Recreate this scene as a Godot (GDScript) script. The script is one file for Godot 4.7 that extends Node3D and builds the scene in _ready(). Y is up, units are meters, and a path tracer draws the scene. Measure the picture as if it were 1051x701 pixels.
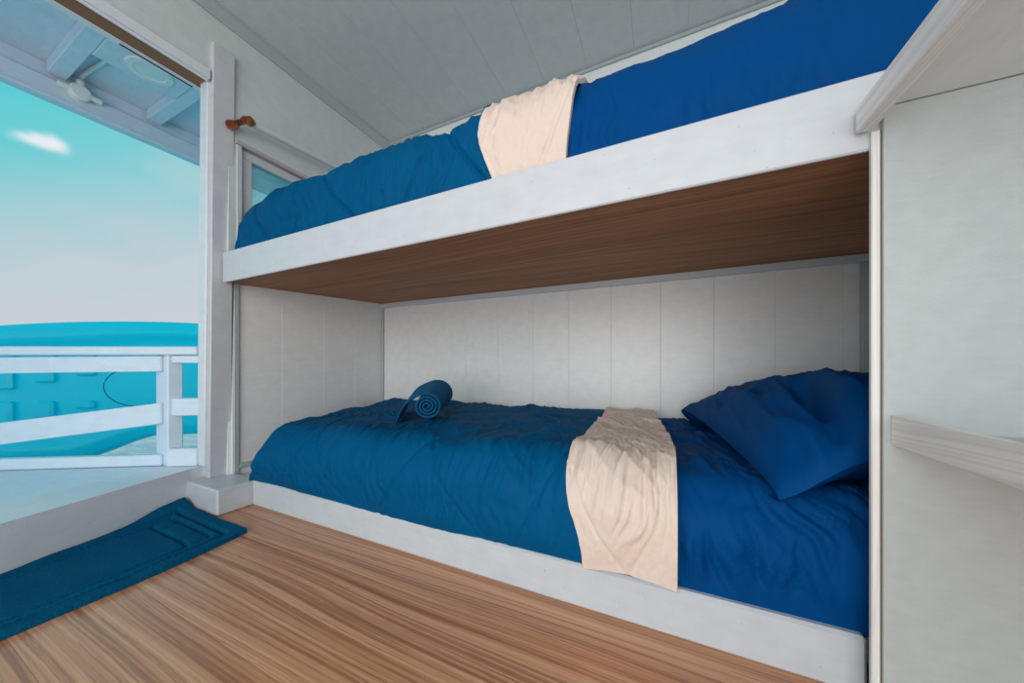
extends Node3D

# ---------------------------------------------------------------- helpers
var noise_a := FastNoiseLite.new()
var noise_b := FastNoiseLite.new()
var noise_c := FastNoiseLite.new()
var used := {}
var m := {}
var grain := 0   # 0: texture runs along x, 1: along z, 2: along y

func numbered(n: String) -> String:
	if not used.has(n):
		used[n] = 0
		return n
	used[n] += 1
	return "%s_%03d" % [n, used[n]]

func tag(o, label := "", category := "", group := "", kind := ""):
	if label: o.set_meta("label", label)
	if category: o.set_meta("category", category)
	if group: o.set_meta("group", group)
	if kind: o.set_meta("kind", kind)
	return o

func thing(called: String, label: String, category: String, where := Vector3.ZERO) -> Node3D:
	var o := Node3D.new()
	o.name = numbered(called)
	o.position = where
	add_child(o, true)
	tag(o, label, category)
	return o

# commits a SurfaceTool (vertices in world metres) as one named mesh; under a parent it is shifted into the parent's frame
func obj(called: String, st, material: Material, parent: Node3D = self) -> MeshInstance3D:
	var o := MeshInstance3D.new()
	o.mesh = st if st is ArrayMesh else st.commit()
	o.material_override = null
	o.mesh.surface_set_material(0, material)
	o.name = numbered(called) if parent == self else called
	parent.add_child(o, true)
	if parent != self:
		var p: Node3D = parent
		var off := Vector3.ZERO
		while p != self:
			off += p.position
			p = p.get_parent()
		o.position = -off
	return o

func structure(called: String, st, material: Material, label := "", category := "") -> MeshInstance3D:
	var o := obj(called, st, material)
	return tag(o, label, category, "", "structure")

func tool() -> SurfaceTool:
	var st := SurfaceTool.new()
	st.begin(Mesh.PRIMITIVE_TRIANGLES)
	return st

# one flat triangle, wound so that its front lies on the side of n
func tri(st: SurfaceTool, a: Vector3, b: Vector3, c: Vector3, n: Vector3, off := Vector2.ZERO):
	var g := (b - a).cross(c - a)
	if g.length_squared() < 1e-16:
		return
	if g.dot(n) > 0:
		var k := b
		b = c
		c = k
		g = -g
	var nn := -g.normalized()
	var ax := nn.abs()
	for p in [a, b, c]:
		var uv := Vector2(p.x, p.z)
		if ax.z >= ax.x and ax.z >= ax.y: uv = Vector2(p.x, p.y)
		elif ax.x >= ax.y: uv = Vector2(p.z, p.y)
		if grain == 1 and ax.y > ax.x and ax.y > ax.z or grain == 2: uv = Vector2(uv.y, uv.x)
		st.set_normal(nn)
		st.set_uv(uv + off)
		st.add_vertex(p)

func quad(st, a, b, c, d, n, off := Vector2.ZERO):
	tri(st, a, b, c, n, off)
	tri(st, a, c, d, n, off)

# chamfered box between lo and hi; warp moves the finished corners
func box(st: SurfaceTool, lo: Vector3, hi: Vector3, bev := 0.002, warp = null, off := Vector2.ZERO):
	var c := (lo + hi) / 2.0
	var h := (hi - lo) / 2.0
	var b := minf(bev, minf(h.x, minf(h.y, h.z)) * 0.6)
	var pt := func(s: Vector3, axis: int) -> Vector3:
		var q := h - Vector3(b, b, b)
		q[axis] = h[axis]
		var w := c + q * s
		return warp.call(w) if warp != null else w
	for axis in 3:
		var i := (axis + 1) % 3
		var j := (axis + 2) % 3
		for s in [-1.0, 1.0]:
			var v := []
			for k in [[-1, -1], [1, -1], [1, 1], [-1, 1]]:
				var e := Vector3.ZERO
				e[axis] = s; e[i] = k[0]; e[j] = k[1]
				v.append(pt.call(e, axis))
			var n := Vector3.ZERO
			n[axis] = s
			quad(st, v[0], v[1], v[2], v[3], n, off)
	if b <= 0.0:
		return
	for axis in 3:
		var i := (axis + 1) % 3
		var j := (axis + 2) % 3
		for si in [-1.0, 1.0]:
			for sj in [-1.0, 1.0]:
				var e0 := Vector3.ZERO
				e0[i] = si; e0[j] = sj
				var n := e0
				var e1 := e0
				e0[axis] = -1.0; e1[axis] = 1.0
				quad(st, pt.call(e0, i), pt.call(e1, i), pt.call(e1, j), pt.call(e0, j), n, off)
	for sx in [-1.0, 1.0]:
		for sy in [-1.0, 1.0]:
			for sz in [-1.0, 1.0]:
				var e := Vector3(sx, sy, sz)
				tri(st, pt.call(e, 0), pt.call(e, 1), pt.call(e, 2), e, off)

func boxed(lo: Vector3, hi: Vector3, bev := 0.002, warp = null, off := Vector2.ZERO) -> SurfaceTool:
	var st := tool()
	box(st, lo, hi, bev, warp, off)
	return st

# vertical prism over a plan outline (x, z) from y0 to y1
func plan_prism(pts: Array, y0: float, y1: float) -> SurfaceTool:
	var st := tool()
	var mid := Vector2.ZERO
	for p in pts: mid += p / pts.size()
	for k in pts.size():
		var p: Vector2 = pts[k]
		var q: Vector2 = pts[(k + 1) % pts.size()]
		var n := (p + q) / 2.0 - mid
		quad(st, Vector3(p.x, y0, p.y), Vector3(q.x, y0, q.y), Vector3(q.x, y1, q.y), Vector3(p.x, y1, p.y), Vector3(n.x, 0, n.y))
		tri(st, Vector3(mid.x, y1, mid.y), Vector3(p.x, y1, p.y), Vector3(q.x, y1, q.y), Vector3.UP)
		tri(st, Vector3(mid.x, y0, mid.y), Vector3(p.x, y0, p.y), Vector3(q.x, y0, q.y), Vector3.DOWN)
	return st

# smooth grid from f(u, v), u and v in 0..1; uv = (u * su, v * sv)
func grid(st: SurfaceTool, nu: int, nv: int, f: Callable, su := 1.0, sv := 1.0, flip := false):
	var P := []
	P.resize((nu + 1) * (nv + 1))
	for i in nu + 1:
		for j in nv + 1:
			P[i * (nv + 1) + j] = f.call(float(i) / nu, float(j) / nv)
	var N := PackedVector3Array()
	N.resize(P.size())
	for i in nu + 1:
		for j in nv + 1:
			var a: Vector3 = P[mini(i + 1, nu) * (nv + 1) + j] - P[maxi(i - 1, 0) * (nv + 1) + j]
			var b: Vector3 = P[i * (nv + 1) + mini(j + 1, nv)] - P[i * (nv + 1) + maxi(j - 1, 0)]
			var n := a.cross(b)
			n = n.normalized() if n.length_squared() > 1e-18 else Vector3.UP
			N[i * (nv + 1) + j] = -n if flip else n
	for i in nu:
		for j in nv:
			var k := [i * (nv + 1) + j, (i + 1) * (nv + 1) + j, (i + 1) * (nv + 1) + j + 1, i * (nv + 1) + j + 1]
			var uvs := [Vector2(i, j), Vector2(i + 1, j), Vector2(i + 1, j + 1), Vector2(i, j + 1)]
			for t in ([0, 1, 2, 0, 2, 3] if flip else [0, 2, 1, 0, 3, 2]):
				st.set_normal(N[k[t]])
				st.set_uv(Vector2(uvs[t].x / nu * su, uvs[t].y / nv * sv))
				st.add_vertex(P[k[t]])

# tube along points with a radius at each
func tube(st: SurfaceTool, pts: Array, rad: Array, sides := 12):
	var fr := []
	for k in pts.size():
		var d: Vector3 = (pts[mini(k + 1, pts.size() - 1)] - pts[maxi(k - 1, 0)]).normalized()
		var u := d.cross(Vector3.UP if absf(d.y) < 0.9 else Vector3.RIGHT).normalized()
		fr.append([u, u.cross(d).normalized()])
	var f := func(a: float, b: float) -> Vector3:
		var k := roundi(b * (pts.size() - 1))
		var an := a * TAU
		return pts[k] + (fr[k][0] * cos(an) + fr[k][1] * sin(an)) * rad[k]
	grid(st, sides, pts.size() - 1, f, 1.0, 1.0, true)
	for k in [0, pts.size() - 1]:
		var d: Vector3 = (pts[0] - pts[1]) if k == 0 else (pts[-1] - pts[-2])
		for i in sides:
			tri(st, pts[k], f.call(float(i) / sides, float(k) / (pts.size() - 1)), f.call(float(i + 1) / sides, float(k) / (pts.size() - 1)), d)

# turned profile of (radius, height) points around an axis
func lathe(st: SurfaceTool, at: Vector3, basis: Basis, prof: Array, sides := 24):
	for k in prof.size() - 1:
		var p: Vector2 = prof[k]
		var q: Vector2 = prof[k + 1]
		var f := func(a: float, b: float) -> Vector3:
			var w := p.lerp(q, b)
			return at + basis * Vector3(w.x * cos(a * TAU), w.y, w.x * sin(a * TAU))
		grid(st, sides, 1, f)

func image_texture(w: int, h: int, f: Callable) -> ImageTexture:
	var data := PackedByteArray()
	data.resize(w * h * 3)
	var k := 0
	for y in h:
		for x in w:
			var c: Color = f.call(float(x), float(y))
			data[k] = clampi(int(c.r * 255.0 + 0.5), 0, 255)
			data[k + 1] = clampi(int(c.g * 255.0 + 0.5), 0, 255)
			data[k + 2] = clampi(int(c.b * 255.0 + 0.5), 0, 255)
			k += 3
	return ImageTexture.create_from_image(Image.create_from_data(w, h, false, Image.FORMAT_RGB8, data))

func bump_noise(freq: float, size := 512, octaves := 3, sd := 3) -> NoiseTexture2D:
	var n := FastNoiseLite.new()
	n.seed = sd
	n.frequency = freq
	n.fractal_octaves = octaves
	var t := NoiseTexture2D.new()
	t.width = size
	t.height = size
	t.seamless = true
	t.noise = n
	return t

func surf(col: Color, rough: float, spec := 0.5) -> StandardMaterial3D:
	var s := StandardMaterial3D.new()
	s.albedo_color = col
	s.roughness = rough
	s.metallic_specular = spec
	s.cull_mode = BaseMaterial3D.CULL_DISABLED
	return s

func relief(s: StandardMaterial3D, tex: Texture2D, cm: float, scale: float) -> StandardMaterial3D:
	s.heightmap_enabled = true
	s.heightmap_texture = tex
	s.heightmap_scale = cm
	s.uv1_scale = Vector3(scale, scale, scale)
	return s

func c8(r: float, g: float, b: float) -> Color:
	return Color(r / 255.0, g / 255.0, b / 255.0)

# ---------------------------------------------------------------- materials
func sky_texture() -> ImageTexture:
	var n := FastNoiseLite.new()
	n.seed = 11
	n.frequency = 1.0
	n.fractal_octaves = 5
	var w := 1024
	var h := 512
	var low := Color(0.81, 0.815, 0.83)
	var mid := Color(0.76, 0.81, 0.84)
	var teal := Color(0.36, 0.80, 0.83)
	var top := Color(0.40, 0.76, 0.82)
	var cl := Vector3(-1.721, 0.679, -0.308).normalized()
	return image_texture(w, h, func(x: float, y: float):
		var el := (0.5 - (y + 0.5) / h) * PI
		var az := wrapf((x + 0.5) / w * TAU, -PI, PI)
		var d := Vector3(sin(az) * cos(el), sin(el), -cos(az) * cos(el))
		if el < -0.02:
			return Color(0.42, 0.68, 0.72)
		var q := n.get_noise_3d(d.x * 2.0, d.y * 5.0, d.z * 2.0)
		var e := rad_to_deg(el) - q * 6.0 + 0.3 * (clampf(absf(rad_to_deg(az)), 60.0, 90.0) - 79.0)
		var c: Color
		if e < 9.0: c = low.lerp(mid, clampf(e / 9.0, 0, 1))
		elif e < 26.0: c = mid.lerp(teal, pow((e - 9.0) / 17.0, 1.1))
		else: c = teal.lerp(top, clampf((e - 26.0) / 64.0, 0, 1))
		var veil := smoothstep(0.05, 0.6, n.get_noise_3d(d.x * 3.0 + 5.0, d.y * 9.0, d.z * 3.0))
		c = c.lerp(low, veil * 0.3)
		var side := d - cl * d.dot(cl)
		var hz := Vector3.UP.cross(cl).normalized()
		var px := side.dot(hz)
		var py := side.dot(cl.cross(hz))
		py -= px * -0.12
		var r := (px / 0.030) ** 2 + (py / 0.0105) ** 2 + n.get_noise_3d(d.x * 22.0, d.y * 40.0, d.z * 22.0) * 1.5
		if d.dot(cl) > 0.9:
			c = c.lerp(Color(0.95, 0.95, 0.96), smoothstep(1.2, 0.1, r) * 0.9)
		return c)

func wood_texture(w: int, h: int, mw: float, mh: float, cols: Array, stripe: float, dark: float, sd: int, wave := 1.0, band := 1.0) -> ImageTexture:
	var n := FastNoiseLite.new()
	n.seed = sd
	n.frequency = 1.0
	n.fractal_octaves = 3
	var n1 := FastNoiseLite.new()
	n1.seed = sd + 7
	n1.frequency = 1.0
	n1.fractal_type = FastNoiseLite.FRACTAL_NONE
	return image_texture(w, h, func(x: float, y: float):
		var X: float = x * mw / w
		var Y: float = y * mh / h
		var bend := n1.get_noise_2d(X * 1.1, Y * 4.0) * 0.012 * wave + n1.get_noise_2d(X * 0.5 + 40.0, Y * 2.0) * 0.02 * wave
		var v := Y + bend
		var broad := n1.get_noise_2d(X * 0.35, v * stripe * 0.55)
		var line := n1.get_noise_2d(X * 0.6 + 9.0, v * stripe * 2.1)
		var thin := n1.get_noise_2d(X * 1.1 + 31.0, v * stripe * 5.5)
		var fine := n1.get_noise_2d(X * 9.0, v * stripe * 16.0)
		var t := clampf(0.52 + broad * 0.42 * band + line * 0.36 + thin * 0.28 + fine * 0.14, 0.0, 1.0)
		var c: Color = cols[0].lerp(cols[1], smoothstep(0.0, 0.5, t)) if t < 0.5 else cols[1].lerp(cols[2], smoothstep(0.5, 1.0, t))
		var streak := smoothstep(0.30, 0.60, n1.get_noise_2d(X * 0.7 + 70.0, v * stripe * 3.3) + 0.25 * fine)
		return c.lerp(cols[3], streak * dark))

func paint_texture(sd: int, speck: float) -> ImageTexture:
	# white paint with faint brush streaks, scuffs and a few chips that show the wood below
	var n := FastNoiseLite.new()
	n.seed = sd
	n.frequency = 1.0
	n.fractal_octaves = 4
	return image_texture(512, 512, func(x: float, y: float):
		var a := n.get_noise_2d(x * 0.010, y * 0.05) * 0.015
		var b := n.get_noise_2d(x * 0.015 + 90.0, y * 0.015) * 0.02
		var g := 0.97 + a + b
		var c := Color(g, g, g)
		var chip := n.get_noise_2d(x * 0.10 + 700.0, y * 0.14 + 50.0) + 0.25 * n.get_noise_2d(x * 0.02 + 200.0, y * 0.02)
		return c.lerp(Color(0.55, 0.50, 0.45), smoothstep(0.70, 0.76, chip) * speck))

func make_materials():
	var brush := bump_noise(0.03, 512, 4, 5)
	var weave := bump_noise(0.22, 512, 2, 9)
	var terry := bump_noise(0.12, 512, 4, 13)
	var white_tex := paint_texture(21, 0.8)
	var panel_tex := paint_texture(45, 0.15)
	m.white = relief(surf(c8(200, 203, 209), 0.34), brush, 0.05, 1.6)
	m.white.albedo_texture = white_tex
	m.jamb = relief(surf(c8(222, 226, 232), 0.3), brush, 0.05, 1.6)
	m.jamb.albedo_texture = white_tex
	m.panel = relief(surf(c8(232, 233, 233), 0.36), brush, 0.012, 2.0)
	m.panel.albedo_texture = panel_tex
	m.wall_paint = relief(surf(c8(206, 214, 212), 0.5), brush, 0.02, 2.0)
	m.wall_paint.albedo_texture = panel_tex
	m.ceiling = relief(surf(c8(200, 208, 208), 0.5), brush, 0.02, 2.0)
	m.ceiling.albedo_texture = panel_tex
	m.trim = relief(surf(c8(172, 182, 183), 0.4), brush, 0.02, 2.0)
	m.trim.albedo_texture = panel_tex
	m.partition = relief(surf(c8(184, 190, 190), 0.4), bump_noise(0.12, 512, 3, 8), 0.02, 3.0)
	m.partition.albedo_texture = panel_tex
	m.groove = surf(c8(120, 104, 84), 0.8)
	m.dark = surf(c8(40, 38, 36), 0.8)
	m.porch = relief(surf(c8(220, 233, 247), 0.5), brush, 0.05, 1.6)
	m.porch.albedo_texture = white_tex
	var floor_cols := [c8(160, 106, 76), c8(196, 140, 105), c8(216, 164, 129), c8(130, 82, 58)]
	var ft := wood_texture(2048, 640, 4.0, 0.8, floor_cols, 30.0, 0.45, 3, 0.8, 0.6)
	m.floor = []
	for k in 3:
		var s := surf([Color(1, 1, 1), Color(0.985, 0.98, 0.97), Color(1.0, 0.985, 0.97)][k], 0.24)
		s.albedo_texture = ft
		s.uv1_scale = Vector3(1.0 / 4.0, 1.0 / 0.8, 1)
		m.floor.append(s)
	var sof_cols := [c8(142, 100, 70), c8(164, 118, 84), c8(178, 132, 96), c8(120, 82, 58)]
	m.soffit = surf(Color.WHITE, 0.6, 0.3)
	m.soffit.albedo_texture = wood_texture(1536, 768, 2.4, 0.95, sof_cols, 18.0, 0.35, 17, 2.0, 0.5)
	m.soffit.uv1_scale = Vector3(1.0 / 2.4, 1.0 / 0.95, 1)
	m.lintel = surf(c8(225, 205, 195), 0.6)
	m.lintel.albedo_texture = m.soffit.albedo_texture
	m.lintel.uv1_scale = Vector3(1.0 / 1.2, 1.0 / 0.3, 1)
	var wash := [c8(208, 202, 196), c8(226, 223, 220), c8(236, 234, 232), c8(194, 185, 177)]
	m.washed = surf(Color.WHITE, 0.45)
	m.washed.albedo_texture = wood_texture(1024, 512, 1.0, 0.3, wash, 40.0, 0.25, 31)
	m.washed.uv1_scale = Vector3(1.0, 1.0 / 0.3, 1)
	m.comforter = relief(surf(c8(0, 80, 124), 0.6, 0.15), weave, 0.02, 6.0)
	m.sheet = relief(surf(c8(0, 66, 124), 0.6, 0.15), weave, 0.015, 6.0)
	m.beige = relief(surf(c8(222, 203, 191), 0.75, 0.3), weave, 0.02, 6.0)
	m.mattress = surf(c8(215, 212, 205), 0.8)
	m.terry = relief(surf(c8(4, 94, 144), 0.95, 0.2), terry, 0.25, 7.0)
	m.terry.rim_enabled = true
	m.terry.rim = 0.4
	m.mat = relief(surf(c8(4, 84, 124), 0.95, 0.15), terry, 0.3, 6.0)
	var pile := FastNoiseLite.new()
	pile.seed = 19
	pile.frequency = 1.0
	pile.fractal_octaves = 3
	m.mat.albedo_color = Color.WHITE
	m.mat.albedo_texture = image_texture(512, 512, func(x: float, y: float):
		var q := 0.5 + 0.9 * pile.get_noise_2d(x * 0.35, y * 0.35) + 0.35 * pile.get_noise_2d(x * 0.03, y * 0.03)
		return c8(2, 70, 108).lerp(c8(14, 108, 148), clampf(q, 0, 1)))
	m.copper = surf(c8(168, 104, 72), 0.28)
	m.copper.metallic = 0.85
	var cn := bump_noise(0.04, 256, 3, 2)
	relief(m.copper, cn, 0.3, 8.0)
	m.rod = surf(c8(205, 214, 216), 0.35)
	m.glass = surf(Color(0.25, 0.75, 0.80, 0.30), 0.02)
	m.glass.transparency = BaseMaterial3D.TRANSPARENCY_ALPHA
	m.kayak = surf(c8(0, 224, 250), 0.28)
	m.kayak_line = surf(c8(0, 110, 140), 0.5)
	m.sea = surf(Color.WHITE, 0.12)
	var sn := FastNoiseLite.new()
	sn.seed = 6
	sn.frequency = 1.0
	sn.fractal_octaves = 5
	m.sea.albedo_texture = image_texture(512, 512, func(x: float, y: float):
		var q := sn.get_noise_2d(x * 0.012, y * 0.05)
		var foam := smoothstep(-0.05, 0.12, sn.get_noise_2d(x * 0.02 + 60.0, y * 0.09))
		return c8(60, 195, 215).lerp(c8(150, 228, 235), clampf(q + 0.5, 0, 1)).lerp(c8(236, 242, 245), foam))
	m.sea.uv1_scale = Vector3(0.25, 0.25, 1)
	m.lamp = surf(c8(240, 240, 238), 0.5)
	m.lamp_face = surf(c8(232, 236, 240), 0.35)

# ---------------------------------------------------------------- cloth on a bed
# profile of a made bed: d metres up the front face, round the edge and back over the top -> [point, normal]
func bed_profile(d: float, B: Dictionary) -> Array:
	var l1: float = B.top - B.r - B.y0
	var l2: float = B.r * PI / 2.0
	if d < l1:
		var bz: float = B.bulge * sin(PI * clampf(d / (l1 + B.r * 0.6), 0, 1))
		return [Vector2(B.zf + bz, B.y0 + d), Vector2(1, 0)]
	if d < l1 + l2:
		var a := (d - l1) / float(B.r)
		var bz: float = B.bulge * sin(PI * clampf(d / (l1 + B.r * 0.6), 0, 1))
		return [Vector2(B.zf - B.r * (1.0 - cos(a)) + bz, B.top - B.r + B.r * sin(a)), Vector2(cos(a), sin(a))]
	return [Vector2(B.zf - B.r - (d - l1 - l2), B.top), Vector2(0, 1)]

func bed_length(B: Dictionary) -> float:
	return B.top - B.r - B.y0 + B.r * PI / 2.0 + (B.zf - B.r - B.zb)

# point of a cloth lying lift above the bed; ends are rounded down where the mattress ends
func bed_point(x: float, d: float, lift: float, B: Dictionary) -> Vector3:
	var q := bed_profile(d, B)
	var p: Vector2 = q[0] + q[1] * lift
	var back := clampf((B.zf - p.x) / (B.zf - B.zb), 0.0, 1.0)
	var xl: float = lerpf(B.xl0, B.xl1, back)
	var t := clampf((x - xl) / B.re, 0.0, 1.0)
	var e := sqrt(maxf(0.0, 1.0 - (1.0 - t) ** 2.4))
	var y: float = B.y0 + (p.y - B.y0) * e
	y += B.tilt * back - B.sag * exp(-(x - xl) / 0.35) * (1.0 - back) * clampf((p.y - B.y0) / 0.2, 0, 1)
	return Vector3(x, y, p.x - (1.0 - e) * 0.02)

func ridged(v: float) -> float:
	return 1.0 - absf(v) * 2.0

func comforter_lift(x: float, d: float, k: Dictionary) -> float:
	var front := 1.0 - smoothstep(0.22, 0.5, d)
	var fan := x + 0.22 * (d - 0.25) * sin(x * 2.3 + k.ph)
	var warp := noise_b.get_noise_2d(x * 3.0, d * 3.0 + 30.0) * 0.06
	var mask := 0.3 + 0.7 * smoothstep(-0.2, 0.3, noise_b.get_noise_2d(x * 2.2 + 50.0, d * 2.2))
	var mask2 := smoothstep(-0.15, 0.35, noise_b.get_noise_2d(x * 3.1 + 80.0, d * 2.6 + 12.0))
	# gathers that hang down the front and run back over the edge
	var folds := noise_a.get_noise_2d((fan + warp) * 20.0, d * 2.2 + 9.0 * k.ph)
	var fine := ridged(noise_c.get_noise_2d((fan + warp * 0.6) * 38.0, d * 2.8 + 4.0))
	var w: float = (0.0105 * folds * mask + 0.0055 * fine * mask2) * (0.4 + 0.6 * front) * k.amp
	# long diagonal creases across the top
	var creases := ridged(noise_c.get_noise_2d((x * 0.75 + d * 0.65 + warp) * 13.0, (d * 0.75 - x * 0.65) * 2.2))
	w += 0.0075 * creases * creases * signf(creases) * (1.0 - 0.6 * front) * k.amp * mask
	w += 0.012 * noise_b.get_noise_2d(x * 3.6 + 9.0, d * 3.6) * k.low
	w += 0.0012 * noise_a.get_noise_2d(x * 60.0, d * 34.0)
	# stitched quilting lines that cross in wide curves
	for s in [-1.0, 1.0]:
		var q: float = (x * 0.80 + s * d * 0.62 + 0.05 * sin(d * 5.0 + s) + 0.04 * sin(x * 4.0) + k.q) / 0.36
		var dist := absf(q - roundf(q)) * 0.36
		w -= 0.006 * exp(-(dist / 0.0055) ** 2) * k.quilt
		w += 0.004 * (1.0 - exp(-(dist / 0.06) ** 2)) * k.quilt
	return w * smoothstep(-0.02, 0.06, d)

func sheet_lift(x: float, d: float, k: Dictionary) -> float:
	var fan := x + (d - 0.3) * 0.30
	var warp := noise_b.get_noise_2d(x * 4.0, d * 4.0) * 0.05
	var mask := smoothstep(-0.3, 0.3, noise_b.get_noise_2d(x * 3.0 + 20.0, d * 3.0))
	var w: float = 0.010 * noise_a.get_noise_2d((fan + warp) * 24.0, d * 2.2 + 40.0) * mask * k.amp
	w += 0.0042 * noise_a.get_noise_2d((fan - warp) * 52.0 + 7.0, d * 3.6) * (0.4 + 0.6 * mask) * k.amp
	w += 0.007 * noise_b.get_noise_2d(x * 5.0, d * 5.0 + 70.0)
	return w * smoothstep(0.0, 0.07, d)

func cloth_strip(B: Dictionary, x0: Callable, x1: Callable, lift: Callable, nu: int, nv: int, d0: Callable, hem: float) -> SurfaceTool:
	var st := tool()
	var L := bed_length(B)
	var f := func(u: float, v: float) -> Vector3:
		# the last steps at either side turn down into a hem so that the cloth has thickness
		var dn := lerpf(d0.call(u), L, v)
		var a: float = x0.call(v)
		var b: float = x1.call(v)
		var uu := clampf((u - 0.02) / 0.96, 0.0, 1.0)
		var x := lerpf(a, b, uu)
		var lf: float = lift.call(x, dn)
		if hem > 0.0:
			var edge := minf(clampf(u / 0.02, 0, 1), clampf((1.0 - u) / 0.02, 0, 1))
			lf = lerpf(lf - hem, lf, sqrt(edge))
		return bed_point(x, dn, lf, B)
	grid(st, nu, nv, f, 1.2, 1.2, false)
	return st

func pillow_mesh(A: Vector3, Bp: Vector3, Cp: Vector3, D: Vector3, thick: float, creases: Array, front_rise := 0.0) -> SurfaceTool:
	var st := tool()
	var up := (Bp - A).cross(D - A).normalized()
	if up.y < 0: up = -up
	for side in [1.0, -1.0]:
		var f := func(u: float, v: float) -> Vector3:
			var a := u * 2.0 - 1.0
			var b := v * 2.0 - 1.0
			# edges pull in between the corners
			var pa := a * (1.0 - 0.055 * (1.0 - b * b))
			var pb := b * (1.0 - 0.05 * (1.0 - a * a))
			var p := A.lerp(Bp, (pb + 1) / 2).lerp(D.lerp(Cp, (pb + 1) / 2), (pa + 1) / 2)
			p.y += front_rise * smoothstep(-1.0, -0.35, a) * smoothstep(0.3, 1.0, b) * (1.0 - smoothstep(-0.1, 0.8, a))
			var t := pow(maxf(0.0, 1.0 - pow(absf(a), 2.6)), 0.62) * pow(maxf(0.0, 1.0 - pow(absf(b), 2.6)), 0.62)
			var h := t * thick * (0.62 if side > 0 else 0.38)
			if side > 0:
				for c in creases:
					var s0: Vector2 = c[0]
					var s1: Vector2 = c[1]
					var q := Vector2(a, b)
					var k := clampf((q - s0).dot(s1 - s0) / (s1 - s0).length_squared(), 0, 1)
					var dd := q.distance_to(s0.lerp(s1, k))
					var dir := (s1 - s0).orthogonal().normalized()
					h += c[2] * exp(-(dd / c[3]) ** 2) * sin(PI * clampf(0.12 + k * 0.8, 0, 1)) * minf(1.0, t * 2.5)
				h += 0.009 * noise_b.get_noise_2d(a * 2.2 + 3.0, b * 2.2) * minf(1.0, t * 3.0)
				h += 0.006 * ridged(noise_c.get_noise_2d(a * 5.5 + b * 1.5, b * 1.5 - a * 0.5)) * minf(1.0, t * 3.0)
				# hem line of the pillow case along its open end
				h -= 0.004 * exp(-((a + 0.80) / 0.015) ** 2) * minf(1.0, t * 4.0)
			h += 0.016 * smoothstep(-0.80, -1.0, a) * (1.0 - pow(absf(b), 14.0))
			return p + up * h * side
		grid(st, 90, 90, f, 0.8, 0.8, side > 0)
	return st

# ---------------------------------------------------------------- scene
func _ready():
	# --- camera
	var cam := Camera3D.new()
	cam.name = "camera"
	cam.projection = Camera3D.PROJECTION_FRUSTUM
	cam.near = 0.05
	cam.far = 200.0
	cam.size = 701.0 / 335.0 * cam.near
	cam.frustum_offset = Vector2(0, 23.0 / 335.0 * cam.near)
	cam.position = Vector3(1.673, 0.584, 0.776)
	cam.rotation = Vector3(0, 0.4315, 0)
	add_child(cam)
	cam.current = true
	# --- sky
	var env := Environment.new()
	env.background_mode = Environment.BG_SKY
	var sky := Sky.new()
	var sm := PanoramaSkyMaterial.new()
	sm.panorama = sky_texture()
	sky.sky_material = sm
	env.sky = sky
	env.tonemap_mode = Environment.TONE_MAPPER_LINEAR
	env.tonemap_exposure = 1.0
	env.sdfgi_enabled = true
	env.ssao_enabled = true
	env.ssil_enabled = true
	var we := WorldEnvironment.new()
	we.name = "environment"
	we.environment = env
	add_child(we)
	# --- unseen soft light behind the camera, placed to light the bunk and walls
	soft_light("unseen_front_light", Vector3(1.65, 0.95, 2.34), Vector3(1.65, 0.95, 0.0), Vector2(2.7, 1.88), 6.0, Color(1.0, 0.985, 0.98))

	for k in [[noise_a, 1], [noise_b, 2], [noise_c, 3]]:
		k[0].seed = k[1]
		k[0].frequency = 1.0
		k[0].fractal_octaves = 2
	noise_c.fractal_octaves = 1
	make_materials()
	build_room()
	build_porch()
	build_bunk()
	build_bedding()
	build_small()

func soft_light(called: String, at: Vector3, target: Vector3, size: Vector2, power: float, col: Color):
	var l := AreaLight3D.new()
	l.name = called
	l.area_size = size
	l.light_energy = power
	l.light_color = col
	l.shadow_enabled = true
	l.area_range = 12.0
	add_child(l)
	l.look_at_from_position(at, target)

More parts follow.
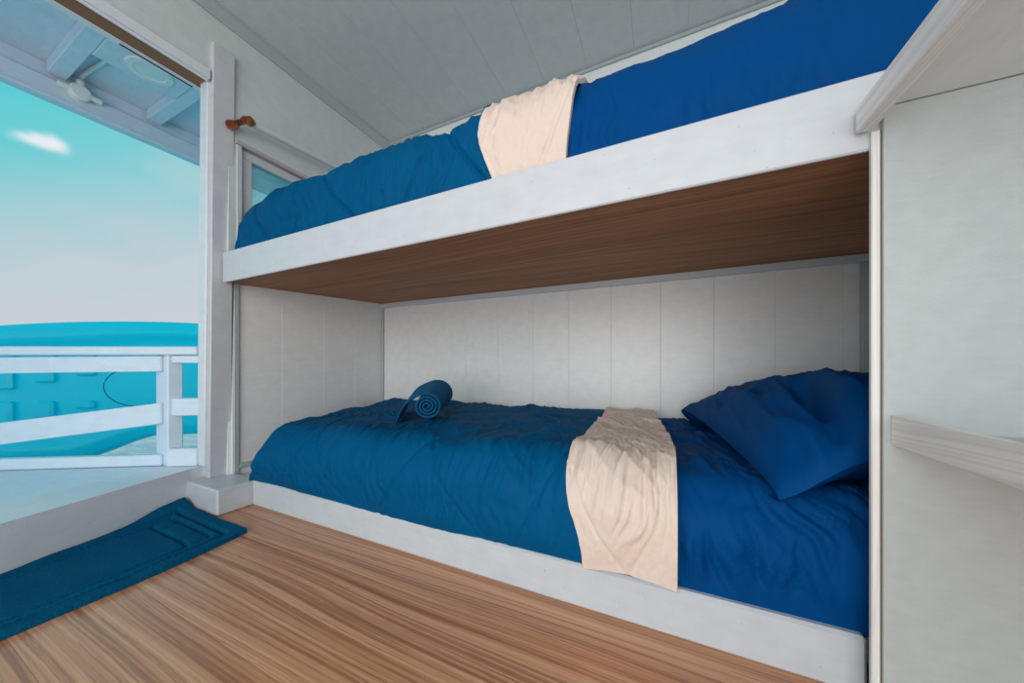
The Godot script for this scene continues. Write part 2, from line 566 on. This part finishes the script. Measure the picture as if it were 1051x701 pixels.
func build_room():
	# floor: slab with laminate planks laid along the bunk
	var fl := structure("floor", boxed(Vector3(-0.3, -0.06, -0.9), Vector3(3.5, -0.012, 2.45), 0.0), m.dark, "tan laminate wood floor in front of the bunk", "floor")
	var rng := RandomNumberGenerator.new()
	rng.seed = 5
	var z := 0.04 - 0.185 * 5
	var row := 0
	while z < 2.4:
		obj("plank", boxed(Vector3(-0.28, -0.012, z + 0.0001), Vector3(3.45, 0.0, z + 0.1849), 0.0005, null, Vector2(0.28 + rng.randf() * 0.2, 0.05 + rng.randf() * 0.5 - z)), m.floor[row % 3], fl)
		z += 0.185
		row += 1
	# ceiling boards running away from the camera
	var ce := structure("ceiling", boxed(Vector3(-0.12, 2.062, -0.95), Vector3(3.5, 2.14, 2.45), 0.0), m.ceiling, "grey painted board ceiling above the upper bunk", "ceiling")
	var cx := 0.022
	while cx < 3.4:
		obj("board", boxed(Vector3(cx + 0.0002, 2.05, -0.87), Vector3(minf(cx + 0.2188, 3.4), 2.062, 2.4), 0.0007), m.ceiling, ce)
		cx += 0.219
	# back wall of glossy white panels
	var wb := structure("wall_back", boxed(Vector3(-0.12, -0.01, -0.95), Vector3(2.5, 2.06, -0.872), 0.0), m.panel, "glossy white panelled wall behind both bunks", "wall")
	var xs := [-0.06, 0.195, 0.406, 0.62, 0.832, 1.043, 1.24, 1.447, 1.666, 1.875, 2.085, 2.29, 2.40]
	for k in xs.size() - 1:
		obj("panel", boxed(Vector3(xs[k] + 0.0002, 0.0, -0.872), Vector3(xs[k + 1] - 0.0002, 2.05, -0.86), 0.0012), m.panel, wb)
	# left wall: upper part with the window opening, lintel part above the door
	var st := tool()
	var wz0 := -0.78
	var wz1 := -0.01
	box(st, Vector3(-0.11, 0.99, -0.87), Vector3(0, 1.10, 0.02), 0.0)
	box(st, Vector3(-0.11, 1.55, -0.87), Vector3(0, 2.06, 0.02), 0.0)
	box(st, Vector3(-0.11, 1.10, -0.87), Vector3(0, 1.55, wz0), 0.0)
	box(st, Vector3(-0.11, 1.10, wz1), Vector3(0, 1.55, 0.02), 0.0)
	box(st, Vector3(-0.11, 1.776, 0.02), Vector3(0, 2.06, 2.45), 0.0)
	box(st, Vector3(-0.11, -0.05, 2.1), Vector3(0.0, 1.78, 2.45), 0.0)  # door opening runs wide out of view to let in light from the left
	structure("wall_left", st, m.wall_paint, "pale grey-green wall around the porch door and window", "wall")
	# lower left wall, at the foot of the lower bunk
	var wl := structure("wall_foot", boxed(Vector3(-0.11, 0.0, -0.9), Vector3(-0.052, 0.99, 0.0), 0.0), m.panel, "white panelled wall at the foot of the lower bunk", "wall")
	var zs := [-0.86, -0.638, -0.435, -0.215, -0.012]
	for k in zs.size() - 1:
		obj("panel", boxed(Vector3(-0.052, 0.05, zs[k] + 0.0002), Vector3(-0.04, 0.985, zs[k + 1] - 0.0002), 0.0012), m.panel, wl)
	# end wall at the head of the bunks and the partition in front of it
	structure("wall_head", boxed(Vector3(2.36, 0.0, -0.9), Vector3(2.42, 2.05, 0.03), 0.0), m.panel, "white wall at the pillow end of the bunks", "wall")
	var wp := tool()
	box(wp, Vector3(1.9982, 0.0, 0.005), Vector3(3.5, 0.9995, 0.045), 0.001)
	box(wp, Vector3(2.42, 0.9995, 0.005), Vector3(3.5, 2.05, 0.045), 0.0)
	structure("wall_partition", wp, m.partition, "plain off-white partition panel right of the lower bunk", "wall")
	structure("wall_right", boxed(Vector3(3.4, -0.01, 0.04), Vector3(3.5, 2.06, 2.45), 0.0), m.wall_paint, "pale wall at the right end of the room", "wall")
	st = tool()
	box(st, Vector3(-0.11, -0.01, 2.35), Vector3(0.3, 2.06, 2.45), 0.0)
	box(st, Vector3(3.0, -0.01, 2.35), Vector3(3.5, 2.06, 2.45), 0.0)
	box(st, Vector3(0.3, 1.9, 2.35), Vector3(3.0, 2.06, 2.45), 0.0)
	structure("wall_front", st, m.wall_paint, "pale wall out of view behind the camera, opened wide for light", "wall")  # out of view; opening shaped for the unseen light behind the camera
	# mouldings
	st = tool()
	var cove := func(a: Vector3, b: Vector3, n1: Vector3, n2: Vector3):
		var prof := [[0.0, 0.042], [0.010, 0.042], [0.014, 0.034], [0.034, 0.014], [0.042, 0.010], [0.042, 0.0]]
		for k in prof.size() - 1:
			var o0: Vector3 = n1 * prof[k][0] + n2 * prof[k][1]
			var o1: Vector3 = n1 * prof[k + 1][0] + n2 * prof[k + 1][1]
			quad(st, a + o0, b + o0, b + o1, a + o1, n1 + n2)
	cove.call(Vector3(0, 2.05, -0.86), Vector3(0, 2.05, 2.35), Vector3.RIGHT, Vector3.DOWN)
	structure("trim_1", st, m.trim, "grey moulding between left wall and ceiling", "trim")
	st = tool()
	box(st, Vector3(0.0, 2.034, -0.86), Vector3(2.36, 2.05, -0.848), 0.003)
	structure("trim_2", st, m.trim, "pale moulding between back wall and ceiling", "trim")
	structure("trim_3", boxed(Vector3(-0.04, 0.957, -0.86), Vector3(2.36, 0.988, -0.842), 0.003), m.white, "white batten under the wooden bunk deck along the back wall", "trim")
	st = tool()
	box(st, Vector3(-0.04, 0.1, -0.86), Vector3(-0.026, 0.956, -0.846), 0.003)
	structure("trim_4", st, m.trim, "thin corner strip where foot wall meets back wall", "trim")
	st = tool()
	box(st, Vector3(-0.044, 0.1, -0.034), Vector3(-0.030, 0.95, -0.012), 0.003)
	box(st, Vector3(-0.044, 0.12, -0.84), Vector3(-0.030, 0.142, -0.034), 0.003)
	structure("trim_5", st, m.trim, "channel strip framing the panels at the bed's foot", "trim")
	st = tool()
	box(st, Vector3(2.335, 0.1, -0.858), Vector3(2.36, 0.956, -0.835), 0.003)
	structure("trim_6", st, m.trim, "thin corner strip at the pillow end of the back wall", "trim")
	# door: sill, jamb post, head, lintel
	var door := Node3D.new()
	door.name = "door_1"
	add_child(door)
	tag(door, "white frame of the open porch doorway", "door", "", "structure")
	obj("sill", plan_prism([Vector2(-0.103, 0.10), Vector2(0.21, 1.1), Vector2(0.1, 2.1), Vector2(-0.08, 2.1), Vector2(-0.235, 0.05), Vector2(-0.115, 0.05)], -0.05, 0.149), m.jamb, door)
	var lean := func(p: Vector3) -> Vector3:
		var t := clampf((1.89 - p.y) / 1.79, 0, 1)
		return p + Vector3(-0.085 * t, 0, -0.022 * t)
	obj("door_jamb", boxed(Vector3(-0.055, 0.15, 0.04), Vector3(0.004, 1.80, 0.092), 0.003, lean), m.jamb, door)
	obj("head_trim", boxed(Vector3(-0.004, 1.737, 0.085), Vector3(0.014, 1.776, 2.1), 0.003), m.jamb, door)
	obj("head_bead", boxed(Vector3(-0.004, 1.728, 0.09), Vector3(0.006, 1.737, 2.1), 0.002), m.jamb, door)
	grain = 1
	obj("lintel", boxed(Vector3(-0.082, 1.738, 0.06), Vector3(-0.005, 1.775, 2.1), 0.001), m.lintel, door)
	grain = 0
	obj("outer_head", boxed(Vector3(-0.112, 1.736, 0.0), Vector3(-0.083, 1.86, 2.1), 0.002), m.jamb, door)
	var tr := tool()
	box(tr, Vector3(-0.103, 1.7335, 0.10), Vector3(-0.098, 1.7375, 0.30), 0.0)
	obj("track_slot", tr, m.dark, door)
	# corner post beside the door
	var post := boxed(Vector3(-0.03, 0.1, 0.006), Vector3(0.022, 1.893, 0.082), 0.003, lean)
	tag(obj("corner_post", post, m.white), "white corner post between porch door and bunk bed", "post")
	# window over the upper bunk
	var win := Node3D.new()
	win.name = "window_1"
	add_child(win)
	tag(win, "small white framed window with teal glass over the upper bunk", "window", "", "structure")
	obj("casing", boxed(Vector3(-0.11, 1.535, wz0), Vector3(0.010, 1.552, -0.002), 0.002), surf(c8(178, 170, 172), 0.5), win)
	obj("casing", boxed(Vector3(-0.11, 1.10, -0.028), Vector3(0.004, 1.535, -0.008), 0.002), m.white, win)
	obj("casing", boxed(Vector3(-0.11, 1.10, wz0), Vector3(0.004, 1.535, wz0 + 0.03), 0.002), m.white, win)
	obj("casing", boxed(Vector3(-0.11, 1.085, wz0), Vector3(0.004, 1.11, -0.002), 0.002), m.white, win)
	var sash := obj("sash", boxed(Vector3(-0.05, 1.495, wz0 + 0.03), Vector3(-0.012, 1.534, -0.028), 0.003), m.white, win)
	obj("sash_stile", boxed(Vector3(-0.05, 1.11, -0.074), Vector3(-0.012, 1.495, -0.0285), 0.003), m.white, sash)
	obj("sash_stile", boxed(Vector3(-0.05, 1.11, wz0 + 0.0305), Vector3(-0.012, 1.495, wz0 + 0.075), 0.003), m.white, sash)
	obj("sash_rail", boxed(Vector3(-0.05, 1.11, wz0 + 0.075), Vector3(-0.012, 1.15, -0.074), 0.003), m.white, sash)
	obj("pane", boxed(Vector3(-0.033, 1.15, wz0 + 0.075), Vector3(-0.029, 1.495, -0.074), 0.0), m.glass, win)

func build_porch():
	var dk := plan_prism([Vector2(-0.112, 0.02), Vector2(-1.5, 0.845), Vector2(-1.5, 2.4), Vector2(-0.112, 2.4)], 0.05, 0.147)
	structure("porch_deck", dk, m.porch, "white painted porch deck outside the door", "deck")
	structure("sea", boxed(Vector3(-60, -0.2, -60), Vector3(40, -0.09, 60), 0.0), m.sea, "turquoise sea with white foam below the porch", "sea")
	# railing that runs off diagonally from the door corner
	var A := Vector3(-0.266, 0, 0.139)
	var d := Vector3(-0.8597, 0, 0.5108)
	var n := Vector3(-0.5108, 0, -0.8597)
	var rail := thing("porch_railing", "white wooden railing with slanting middle bar outside the door", "railing", A)
	var lay := func(p: Vector3) -> Vector3:
		return A + d * p.x + Vector3(0, p.y, 0) + n * p.z
	obj("post", boxed(Vector3(-0.343, 0.147, 0.0785), Vector3(-0.235, 0.654, 0.129), 0.004), m.porch, rail)
	obj("top_cap", boxed(Vector3(-0.155, 0.622, -0.02), Vector3(1.3, 0.657, 0.04), 0.004, func(p): return lay.call(p + Vector3(0, -0.004 * p.x, 0))), m.porch, rail)
	obj("top_rail", boxed(Vector3(-0.0, 0.552, 0.0), Vector3(1.3, 0.618, 0.03), 0.003, func(p): return lay.call(p + Vector3(0, -0.012 * p.x, 0))), m.porch, rail)
	obj("top_rail", boxed(Vector3(-0.155, 0.588, 0.0), Vector3(-0.04, 0.62, 0.03), 0.003, lay), m.porch, rail)
	obj("middle_rail", boxed(Vector3(-0.0, 0.329, 0.0), Vector3(1.3, 0.418, 0.025), 0.003, func(p): return lay.call(p + Vector3(0, -0.125 * p.x, 0))), m.porch, rail)
	obj("middle_rail", boxed(Vector3(-0.155, 0.362, 0.0), Vector3(-0.04, 0.436, 0.025), 0.003, lay), m.porch, rail)
	obj("bottom_rail", boxed(Vector3(-0.0, 0.150, 0.0), Vector3(1.3, 0.196, 0.03), 0.004, lay), m.porch, rail)
	obj("bottom_rail", boxed(Vector3(-0.155, 0.150, -0.02), Vector3(-0.04, 0.225, 0.03), 0.004, lay), m.porch, rail)
	# kayak on its side behind the railing
	var K := Vector3(-0.75, 0, -0.675)
	var kay := thing("kayak", "turquoise plastic kayak lying on its side behind the railing", "kayak", K)
	var klay := func(p: Vector3) -> Vector3:
		return K + d * p.x + Vector3(0, p.y, 0) + n * p.z
	var out_top := func(s: float) -> float:
		return 0.873 - 0.055 * (s - 0.95) ** 2
	var out_bot := func(s: float) -> float:
		return lerpf(0.10, -0.075, smoothstep(0.78, 1.42, s)) + 0.05 * maxf(0.0, s - 2.2) ** 2
	var hull := tool()
	var hf := func(u: float, v: float) -> Vector3:
		var s := lerpf(0.12, 3.5, v)
		var endp := minf(1.0, sqrt(clampf((s - 0.12) / 0.3, 0, 1)) )
		endp = minf(endp, sqrt(clampf((3.5 - s) / 0.7, 0, 1)))
		var t: float = out_top.call(s)
		var b: float = out_bot.call(s)
		var cy := (t + b) / 2.0
		var hy := (t - b) / 2.0 * endp
		var a := u * TAU
		var ca := cos(a)
		var sa := sin(a)
		var yy := signf(sa) * pow(absf(sa), 0.75) * hy
		var zz := signf(ca) * pow(absf(ca), 0.6)
		# outer side is the round hull, near side the deck with a raised rim
		var dz := zz * 0.20 if zz > 0 else zz * 0.07
		if zz < 0:
			var q := absf(yy) / maxf(hy, 0.01)
			dz += 0.045 * (1.0 - smoothstep(0.62, 0.80, q)) * (-zz)
		return klay.call(Vector3(s, cy + yy, dz * endp))
	grid(hull, 72, 60, hf, 1, 1, true)
	var hl := obj("hull", hull, m.kayak, kay)
	for row in [[0.66, 0.505, -0.19], [0.34, 0.285, -0.25]]:
		for k in 4:
			var sc := 1.245 + 0.235 * k
			var yb: float = row[1] + row[2] * (sc - 1.245)
			obj("foot_rest", boxed(Vector3(sc - 0.055, yb, -0.055), Vector3(sc + 0.055, row[0], -0.01), 0.016, klay), m.kayak, hl)
	var ring := tool()
	var rp := []
	var rr := []
	for k in 41:
		var a := TAU * k / 40.0
		rp.append(klay.call(Vector3(0.93 + 0.22 * cos(a), 0.43 + 0.135 * sin(a), -0.0255)))
		rr.append(0.0028)
	tube(ring, rp, rr, 6)
	obj("hatch_seam", ring, m.kayak_line, hl)
	# porch roof
	var roof := tool()
	box(roof, Vector3(-1.25, 1.985, -1.6), Vector3(-0.11, 2.06, 2.4), 0.0)
	var ro := structure("porch_roof", roof, m.porch, "white boarded porch roof with joists over the doorway", "roof")
	for zj in [-0.68, -0.36, -0.042, 0.28, 0.60, 0.92, 1.24, -1.0, -1.32]:
		obj("joist", boxed(Vector3(-0.905, 1.93, zj - 0.028), Vector3(-0.111, 1.985, zj + 0.028), 0.003), m.porch, ro)
	obj("edge_beam", boxed(Vector3(-0.955, 1.816, -1.6), Vector3(-0.905, 1.912, 2.4), 0.004), m.porch, ro)
	obj("edge_plate", boxed(Vector3(-1.0, 1.912, -1.6), Vector3(-0.925, 1.985, 2.4), 0.003), m.porch, ro)
	obj("edge_bead", boxed(Vector3(-0.90499, 1.816, -1.6), Vector3(-0.896, 1.832, 2.4), 0.003), m.porch, ro)
	obj("soffit_board", boxed(Vector3(-0.575, 1.926, -0.014), Vector3(-0.111, 1.94, 0.2515), 0.002), m.porch, ro)
	var lm := thing("ceiling_lamp", "flat round white lamp on the porch ceiling", "lamp", Vector3(-0.46, 1.926, 0.11))
	var s1 := tool()
	lathe(s1, Vector3(-0.46, 1.926, 0.11), Basis.IDENTITY, [Vector2(0.078, 0), Vector2(0.075, -0.006), Vector2(0.053, -0.007)], 32)
	obj("bezel", s1, m.lamp, lm)
	var s2 := tool()
	lathe(s2, Vector3(-0.46, 1.926, 0.11), Basis.IDENTITY, [Vector2(0.053, -0.007), Vector2(0.050, -0.004), Vector2(0.0001, -0.004)], 32)
	obj("diffuser", s2, m.lamp_face, lm)
	# junction box and conduit on the edge beam
	var jb := thing("junction_box", "round white electrical box with conduit on the porch beam", "electrical box", Vector3(-0.895, 1.895, 0.215))
	var s3 := tool()
	lathe(s3, Vector3(-0.905, 1.897, 0.215), Basis(Vector3(0, 1, 0), Vector3(1, 0, 0), Vector3(0, 0, -1)), [Vector2(0.036, 0), Vector2(0.036, 0.028), Vector2(0.030, 0.034), Vector2(0.0001, 0.034)], 24)
	obj("box_body", s3, m.lamp, jb)
	for nz in [[Vector3(-0.885, 1.895, 0.15), Vector3(-0.885, 1.895, 0.185)], [Vector3(-0.885, 1.895, 0.245), Vector3(-0.885, 1.895, 0.28)], [Vector3(-0.885, 1.928, 0.215), Vector3(-0.885, 1.955, 0.215)]]:
		var s4 := tool()
		tube(s4, nz, [0.013, 0.013], 10)
		obj("nozzle", s4, m.lamp, jb)
	var s5 := tool()
	tube(s5, [Vector3(-0.885, 1.95, 0.215), Vector3(-0.88, 1.966, 0.214), Vector3(-0.86, 1.973, 0.212), Vector3(-0.78, 1.975, 0.206), Vector3(-0.667, 1.976, 0.196), Vector3(-0.56, 1.976, 0.19)], [0.008, 0.008, 0.008, 0.008, 0.008, 0.008], 8)
	obj("conduit", s5, m.lamp, jb)

func build_bunk():
	var b := thing("bunk_bed", "built-in white bunk bed with wooden underside of the upper berth", "bunk bed", Vector3(1.0, 0, -0.4))
	obj("base_board", boxed(Vector3(0.135, 0.0, -0.03), Vector3(2.0, 0.104, 0.0), 0.006), m.white, b)
	obj("corner_block", boxed(Vector3(-0.108, 0.0, -0.03), Vector3(0.134, 0.1, 0.118), 0.006), m.white, b)
	obj("lower_deck", boxed(Vector3(-0.05, 0.04, -0.858), Vector3(2.355, 0.09, -0.031), 0.002), m.white, b)
	var tiltb := func(p: Vector3) -> Vector3:
		return p + Vector3(0, -0.014 * clampf((1.2 - p.x) / 1.2, 0, 1), 0)
	obj("upper_board", boxed(Vector3(-0.014, 0.942, 0.026), Vector3(2.36, 1.069, 0.035), 0.003, tiltb), m.white, b)
	var sag := func(p: Vector3) -> Vector3:
		return p + Vector3(0, (0.945 - 0.986) * clampf((p.z + 0.845) / 0.85, 0, 1) - 0.012 * clampf((0.6 - p.x) / 0.6, 0, 1) * clampf((p.z + 0.845) / 0.85, 0, 1), 0)
	obj("upper_deck", boxed(Vector3(-0.04, 0.987, -0.858), Vector3(2.358, 1.012, 0.0255), 0.0, sag), m.soffit, b)
	grain = 2
	obj("end_post", boxed(Vector3(1.985, 0.0, 0.034), Vector3(1.9958, 0.966, 0.043), 0.0015), m.washed, b)
	grain = 0
	obj("filler_strip", boxed(Vector3(1.9956, 0.0, 0.02), Vector3(1.9985, 0.966, 0.040), 0.0), m.groove, b)
	# shelf above the partition and the rail below it
	grain = 1
	var sh := thing("corner_shelf", "whitewashed wooden shelf board above the partition panel", "shelf", Vector3(2.2, 0.98, 0.5))
	obj("edge_board", boxed(Vector3(1.964, 0.965, 0.0455), Vector3(1.985, 1.007, 1.1), 0.002), m.washed, sh)
	obj("shelf_panel", boxed(Vector3(1.985, 1.0, 0.0455), Vector3(2.75, 1.02, 1.1), 0.001), m.panel, sh)
	var ml := thing("low_shelf", "whitewashed wooden shelf edge half way up the partition", "shelf", Vector3(2.2, 0.48, 0.5))
	obj("edge_board", boxed(Vector3(2.0066, 0.4545, 0.0455), Vector3(2.0155, 0.502, 1.0), 0.0012), m.washed, ml)
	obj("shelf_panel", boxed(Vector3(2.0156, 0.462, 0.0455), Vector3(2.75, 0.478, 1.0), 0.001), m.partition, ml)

func build_bedding():
	grain = 0
	# lower berth
	var B := {"y0": 0.098, "top": 0.345, "r": 0.10, "zf": 0.0 - 0.008, "zb": -0.842, "bulge": 0.012, "xl0": 0.118, "xl1": -0.02, "re": 0.10, "tilt": 0.004, "sag": 0.055}
	var mt := thing("mattress", "mattress in a royal blue sheet, bare at the lower bunk's pillow end", "mattress", Vector3(1.2, 0.09, -0.4))
	var ms := tool()
	box(ms, Vector3(0.2, 0.092, -0.84), Vector3(2.34, 0.27, -0.075), 0.04)
	obj("block", ms, m.mattress, mt)
	var Ls := bed_length(B)
	var ws := 0.0
	var fitted := cloth_strip(B, func(v): return 1.45, func(v): return 2.345, func(x, d): return -0.008 + sheet_lift(x, d, {"amp": 1.4}), 170, 220, func(u): return 0.0, 0.0)
	obj("fitted_sheet", fitted, m.sheet, mt)
	var com := thing("comforter", "blue quilted comforter on the lower bunk, turned down once", "comforter", Vector3(0.8, 0.1, -0.4))
	var kc := {"ph": 0.4, "amp": 1.0, "q": 0.1, "quilt": 0.8, "low": 1.0}
	var cst := cloth_strip(B, func(v): return lerpf(0.119, -0.019, smoothstep(0.25, 1.0, v)), func(v): return 1.60, func(x, d): return 0.006 + comforter_lift(x, d, kc), 300, 230, func(u): return 0.006 + 0.006 * sin(u * 9.0), 0.0)
	obj("cover", cst, m.comforter, com)
	var kb := {"ph": 1.7, "amp": 1.0, "q": 0.20, "quilt": 0.7, "low": 1.0}
	var fold := cloth_strip(B, func(v): return 1.503 - 0.042 * smoothstep(0.02, 0.22, v) - 0.022 * v, func(v): return 1.702 - 0.06 * smoothstep(0.3, 1.0, v), func(x, d): return 0.022 + comforter_lift(x, d, kc) * 0.6 + comforter_lift(x, d, kb) * 0.6, 110, 230, func(u): return 0.008 + 0.012 * sin(u * 3.0), 0.022)
	tag(obj("turned_down_band", fold, m.beige, com), "cream underside folded over")
	# upper berth
	var U := {"y0": 1.03, "top": 1.322, "r": 0.12, "zf": -0.012, "zb": -0.842, "bulge": 0.010, "xl0": 0.002, "xl1": 0.002, "re": 0.09, "tilt": 0.0, "sag": 0.02}
	var mu := thing("mattress", "mattress in a royal blue sheet, bare at the upper bunk's pillow end", "mattress", Vector3(1.2, 1.02, -0.4))
	ms = tool()
	box(ms, Vector3(0.1, 1.014, -0.84), Vector3(2.34, 1.22, -0.085), 0.04)
	obj("block", ms, m.mattress, mu)
	fitted = cloth_strip(U, func(v): return 1.40, func(v): return 2.345, func(x, d): return sheet_lift(x, d, {"amp": 0.7}) + 0.02 * smoothstep(1.5, 2.1, x), 150, 160, func(u): return 0.0, 0.0)
	obj("fitted_sheet", fitted, m.sheet, mu)
	var co2 := thing("comforter", "blue quilted comforter on the upper bunk under the ceiling", "comforter", Vector3(0.7, 1.03, -0.4))
	var kd := {"ph": 2.2, "amp": 1.2, "q": 0.05, "quilt": 1.7, "low": 0.4}
	cst = cloth_strip(U, func(v): return 0.003, func(v): return 1.38, func(x, d): return 0.004 + comforter_lift(x, d, kd), 300, 180, func(u): return 0.0, 0.0)
	obj("cover", cst, m.comforter, co2)
	var ke := {"ph": 3.1, "amp": 1.1, "q": 0.3, "quilt": 0.3, "low": 0.4}
	fold = cloth_strip(U, func(v): return 1.272 - 0.045 * smoothstep(0.0, 0.16, v) + 0.10 * smoothstep(0.16, 0.42, v), func(v): return 1.462 + 0.03 * smoothstep(0.0, 0.3, v), func(x, d): return 0.016 + comforter_lift(x, d, kd) * 0.6 + comforter_lift(x, d, ke) * 0.5, 110, 180, func(u): return 0.0, 0.012)
	tag(obj("turned_down_band", fold, m.beige, co2), "cream underside folded over")
	# pillows
	var cr := [
		[Vector2(-0.26, 0.15), Vector2(-0.50, 0.95), -0.045, 0.09], [Vector2(-0.05, 0.15), Vector2(-0.30, 0.95), 0.034, 0.10],
		[Vector2(0.10, 0.3), Vector2(-0.02, 0.98), -0.040, 0.09], [Vector2(-0.62, -0.6), Vector2(-0.80, 0.8), 0.016, 0.06],
		[Vector2(0.36, 0.3), Vector2(0.22, 0.95), 0.020, 0.10], [Vector2(-0.45, -0.7), Vector2(-0.55, 0.2), -0.014, 0.05],
		[Vector2(-0.2, -0.5), Vector2(0.2, 0.1), -0.014, 0.05]]
	var pm := pillow_mesh(Vector3(1.745, 0.385, -0.79), Vector3(1.875, 0.325, 0.0), Vector3(2.32, 0.455, -0.02), Vector3(2.33, 0.43, -0.80), 0.25, cr, 0.045)
	tag(obj("pillow", pm, m.sheet), "plump royal blue pillow at the head of the lower bunk", "pillow")
	pm = pillow_mesh(Vector3(1.70, 1.345, -0.80), Vector3(1.80, 1.36, -0.13), Vector3(2.33, 1.42, -0.13), Vector3(2.33, 1.42, -0.80), 0.20, [])
	tag(obj("pillow", pm, m.sheet), "royal blue pillow barely showing on the upper bunk", "pillow")

func build_small():
	# bath mat along the door sill
	var mat := thing("bath_mat", "dark teal terry bath mat lying along the door sill", "bath mat", Vector3(0.2, 0, 0.5))
	var c := [Vector2(-0.085, 0.13), Vector2(0.37, 0.135), Vector2(0.455, 1.0), Vector2(0.185, 1.0)]
	var mf := func(u: float, v: float) -> Vector3:
		var uu := clampf((u - 0.015) / 0.97, 0, 1)
		var vv := clampf((v - 0.01) / 0.98, 0, 1)
		var p: Vector2 = c[0].lerp(c[1], uu).lerp(c[3].lerp(c[2], uu), vv)
		p.x += 0.012 * sin(vv * 7.0) * uu
		var eu: float = minf(uu, 1.0 - uu) * 0.42
		var ev: float = vv * 0.87
		var e := minf(eu, ev)
		var y := 0.016 + 0.004 * noise_b.get_noise_2d(p.x * 6.0, p.y * 6.0)
		for g in [0.045, 0.075]:
			y -= 0.013 * exp(-((e - g) / 0.007) ** 2)
		if e > 0.075 and ev < 0.16:
			y -= 0.008 * exp(-((ev - 0.135) / 0.006) ** 2)
		if ev < 0.14 and e > 0.045:
			y -= 0.006 * exp(-((eu - 0.14) / 0.006) ** 2)
		y += 0.03 * smoothstep(0.18, 0.0, uu) * smoothstep(0.25, 0.0, vv)
		var edge := minf(minf(u, 1.0 - u) / 0.015, minf(v, 1.0 - v) / 0.01)
		return Vector3(p.x, lerpf(maxf(0.001, y - 0.017), y, sqrt(clampf(edge, 0, 1))), p.y)
	var st := tool()
	grid(st, 120, 220, mf, 0.5, 1.0, true)
	obj("pile", st, m.mat, mat)
	# rolled towel on the lower bunk
	var tw := thing("rolled_towel", "rolled dark teal towel on the lower bunk's comforter", "towel", Vector3(0.8, 0.36, -0.4))
	var F0 := Vector3(0.825, 0.416, -0.26)
	var ax := Vector3(-0.42, 0.12, -0.85).normalized()
	var right := ax.cross(Vector3.UP).normalized()
	st = tool()
	var turns := 3.6
	var sp := func(t: float, inner: float) -> Vector2:
		# t 0..1 along the rolled strip, then a loose flap
		if t <= 0.86:
			var th := t / 0.86 * turns * TAU
			var r := 0.008 + 0.046 * (t / 0.86) - inner * 0.0085
			var ang := th + PI * 0.5 - turns * TAU + 0.3
			return Vector2(cos(ang) * r * 1.08, sin(ang) * r)
		var k := (t - 0.86) / 0.14
		var s0 := Vector2(cos(PI * 0.5 + 0.3) * 0.054 * 1.08, sin(PI * 0.5 + 0.3) * 0.054)
		var e := s0.lerp(Vector2(-0.125, -0.066), k) + Vector2(-0.014, 0.022) * sin(k * PI)
		return e - Vector2(-0.3, 1.0).normalized() * inner * 0.0085
	for inner in [0.0, 1.0]:
		var f := func(u: float, v: float) -> Vector3:
			var q: Vector2 = sp.call(u, inner)
			var g := 1.0 + 0.25 * v
			return F0 + right * q.x * g + Vector3.UP * (q.y * g + 0.002 * noise_b.get_noise_2d(u * 20.0, v * 4.0)) + ax * (v * 0.22)
		grid(st, 220, 14, f, 2.0, 0.4, inner < 0.5)
	for end in [0.0, 0.22]:
		var f2 := func(u: float, v: float) -> Vector3:
			var q: Vector2 = sp.call(u, v)
			if end > 0.1: q *= 1.25
			return F0 + right * q.x + Vector3.UP * q.y + ax * (end - (0.003 if end < 0.1 else -0.003) * sin(v * PI))
		grid(st, 220, 4, f2, 2.0, 0.05, end > 0.1)
	obj("roll", st, m.terry, tw)
	# curtain rod over the window
	var cr := thing("curtain_rod", "white curtain rod with a copper twig finial over the window", "curtain rod", Vector3(0.05, 1.63, -0.1))
	st = tool()
	tube(st, [Vector3(0.06, 1.622, -0.02), Vector3(0.06, 1.668, -0.6), Vector3(0.06, 1.688, -0.85)], [0.014, 0.014, 0.014], 16)
	obj("rod", st, m.rod, cr)
	st = tool()
	var pts := []
	var rad := []
	var path := [[Vector3(0.018, 1.588, 0.03), 0.016], [Vector3(0.03, 1.592, 0.018), 0.017], [Vector3(0.04, 1.60, 0.008), 0.012], [Vector3(0.046, 1.61, 0.0), 0.010], [Vector3(0.055, 1.618, -0.008), 0.013], [Vector3(0.062, 1.622, -0.016), 0.017], [Vector3(0.066, 1.623, -0.024), 0.018], [Vector3(0.068, 1.624, -0.032), 0.012]]
	for k in path.size() * 4 - 3:
		var i := k / 4
		var t := (k % 4) / 4.0
		var a = path[i]
		var b = path[mini(i + 1, path.size() - 1)]
		pts.append((a[0] as Vector3).lerp(b[0], t) + Vector3(0.002 * sin(k * 1.7), 0.003 * cos(k * 1.3), 0))
		rad.append(lerpf(a[1], b[1], t) * (1.0 + 0.18 * sin(k * 2.1)))
	tube(st, pts, rad, 12)
	obj("finial", st, m.copper, cr)
	st = tool()
	tube(st, [Vector3(0.0, 1.655, -0.5), Vector3(0.06, 1.66, -0.5)], [0.006, 0.006], 8)
	obj("bracket", st, m.rod, cr)
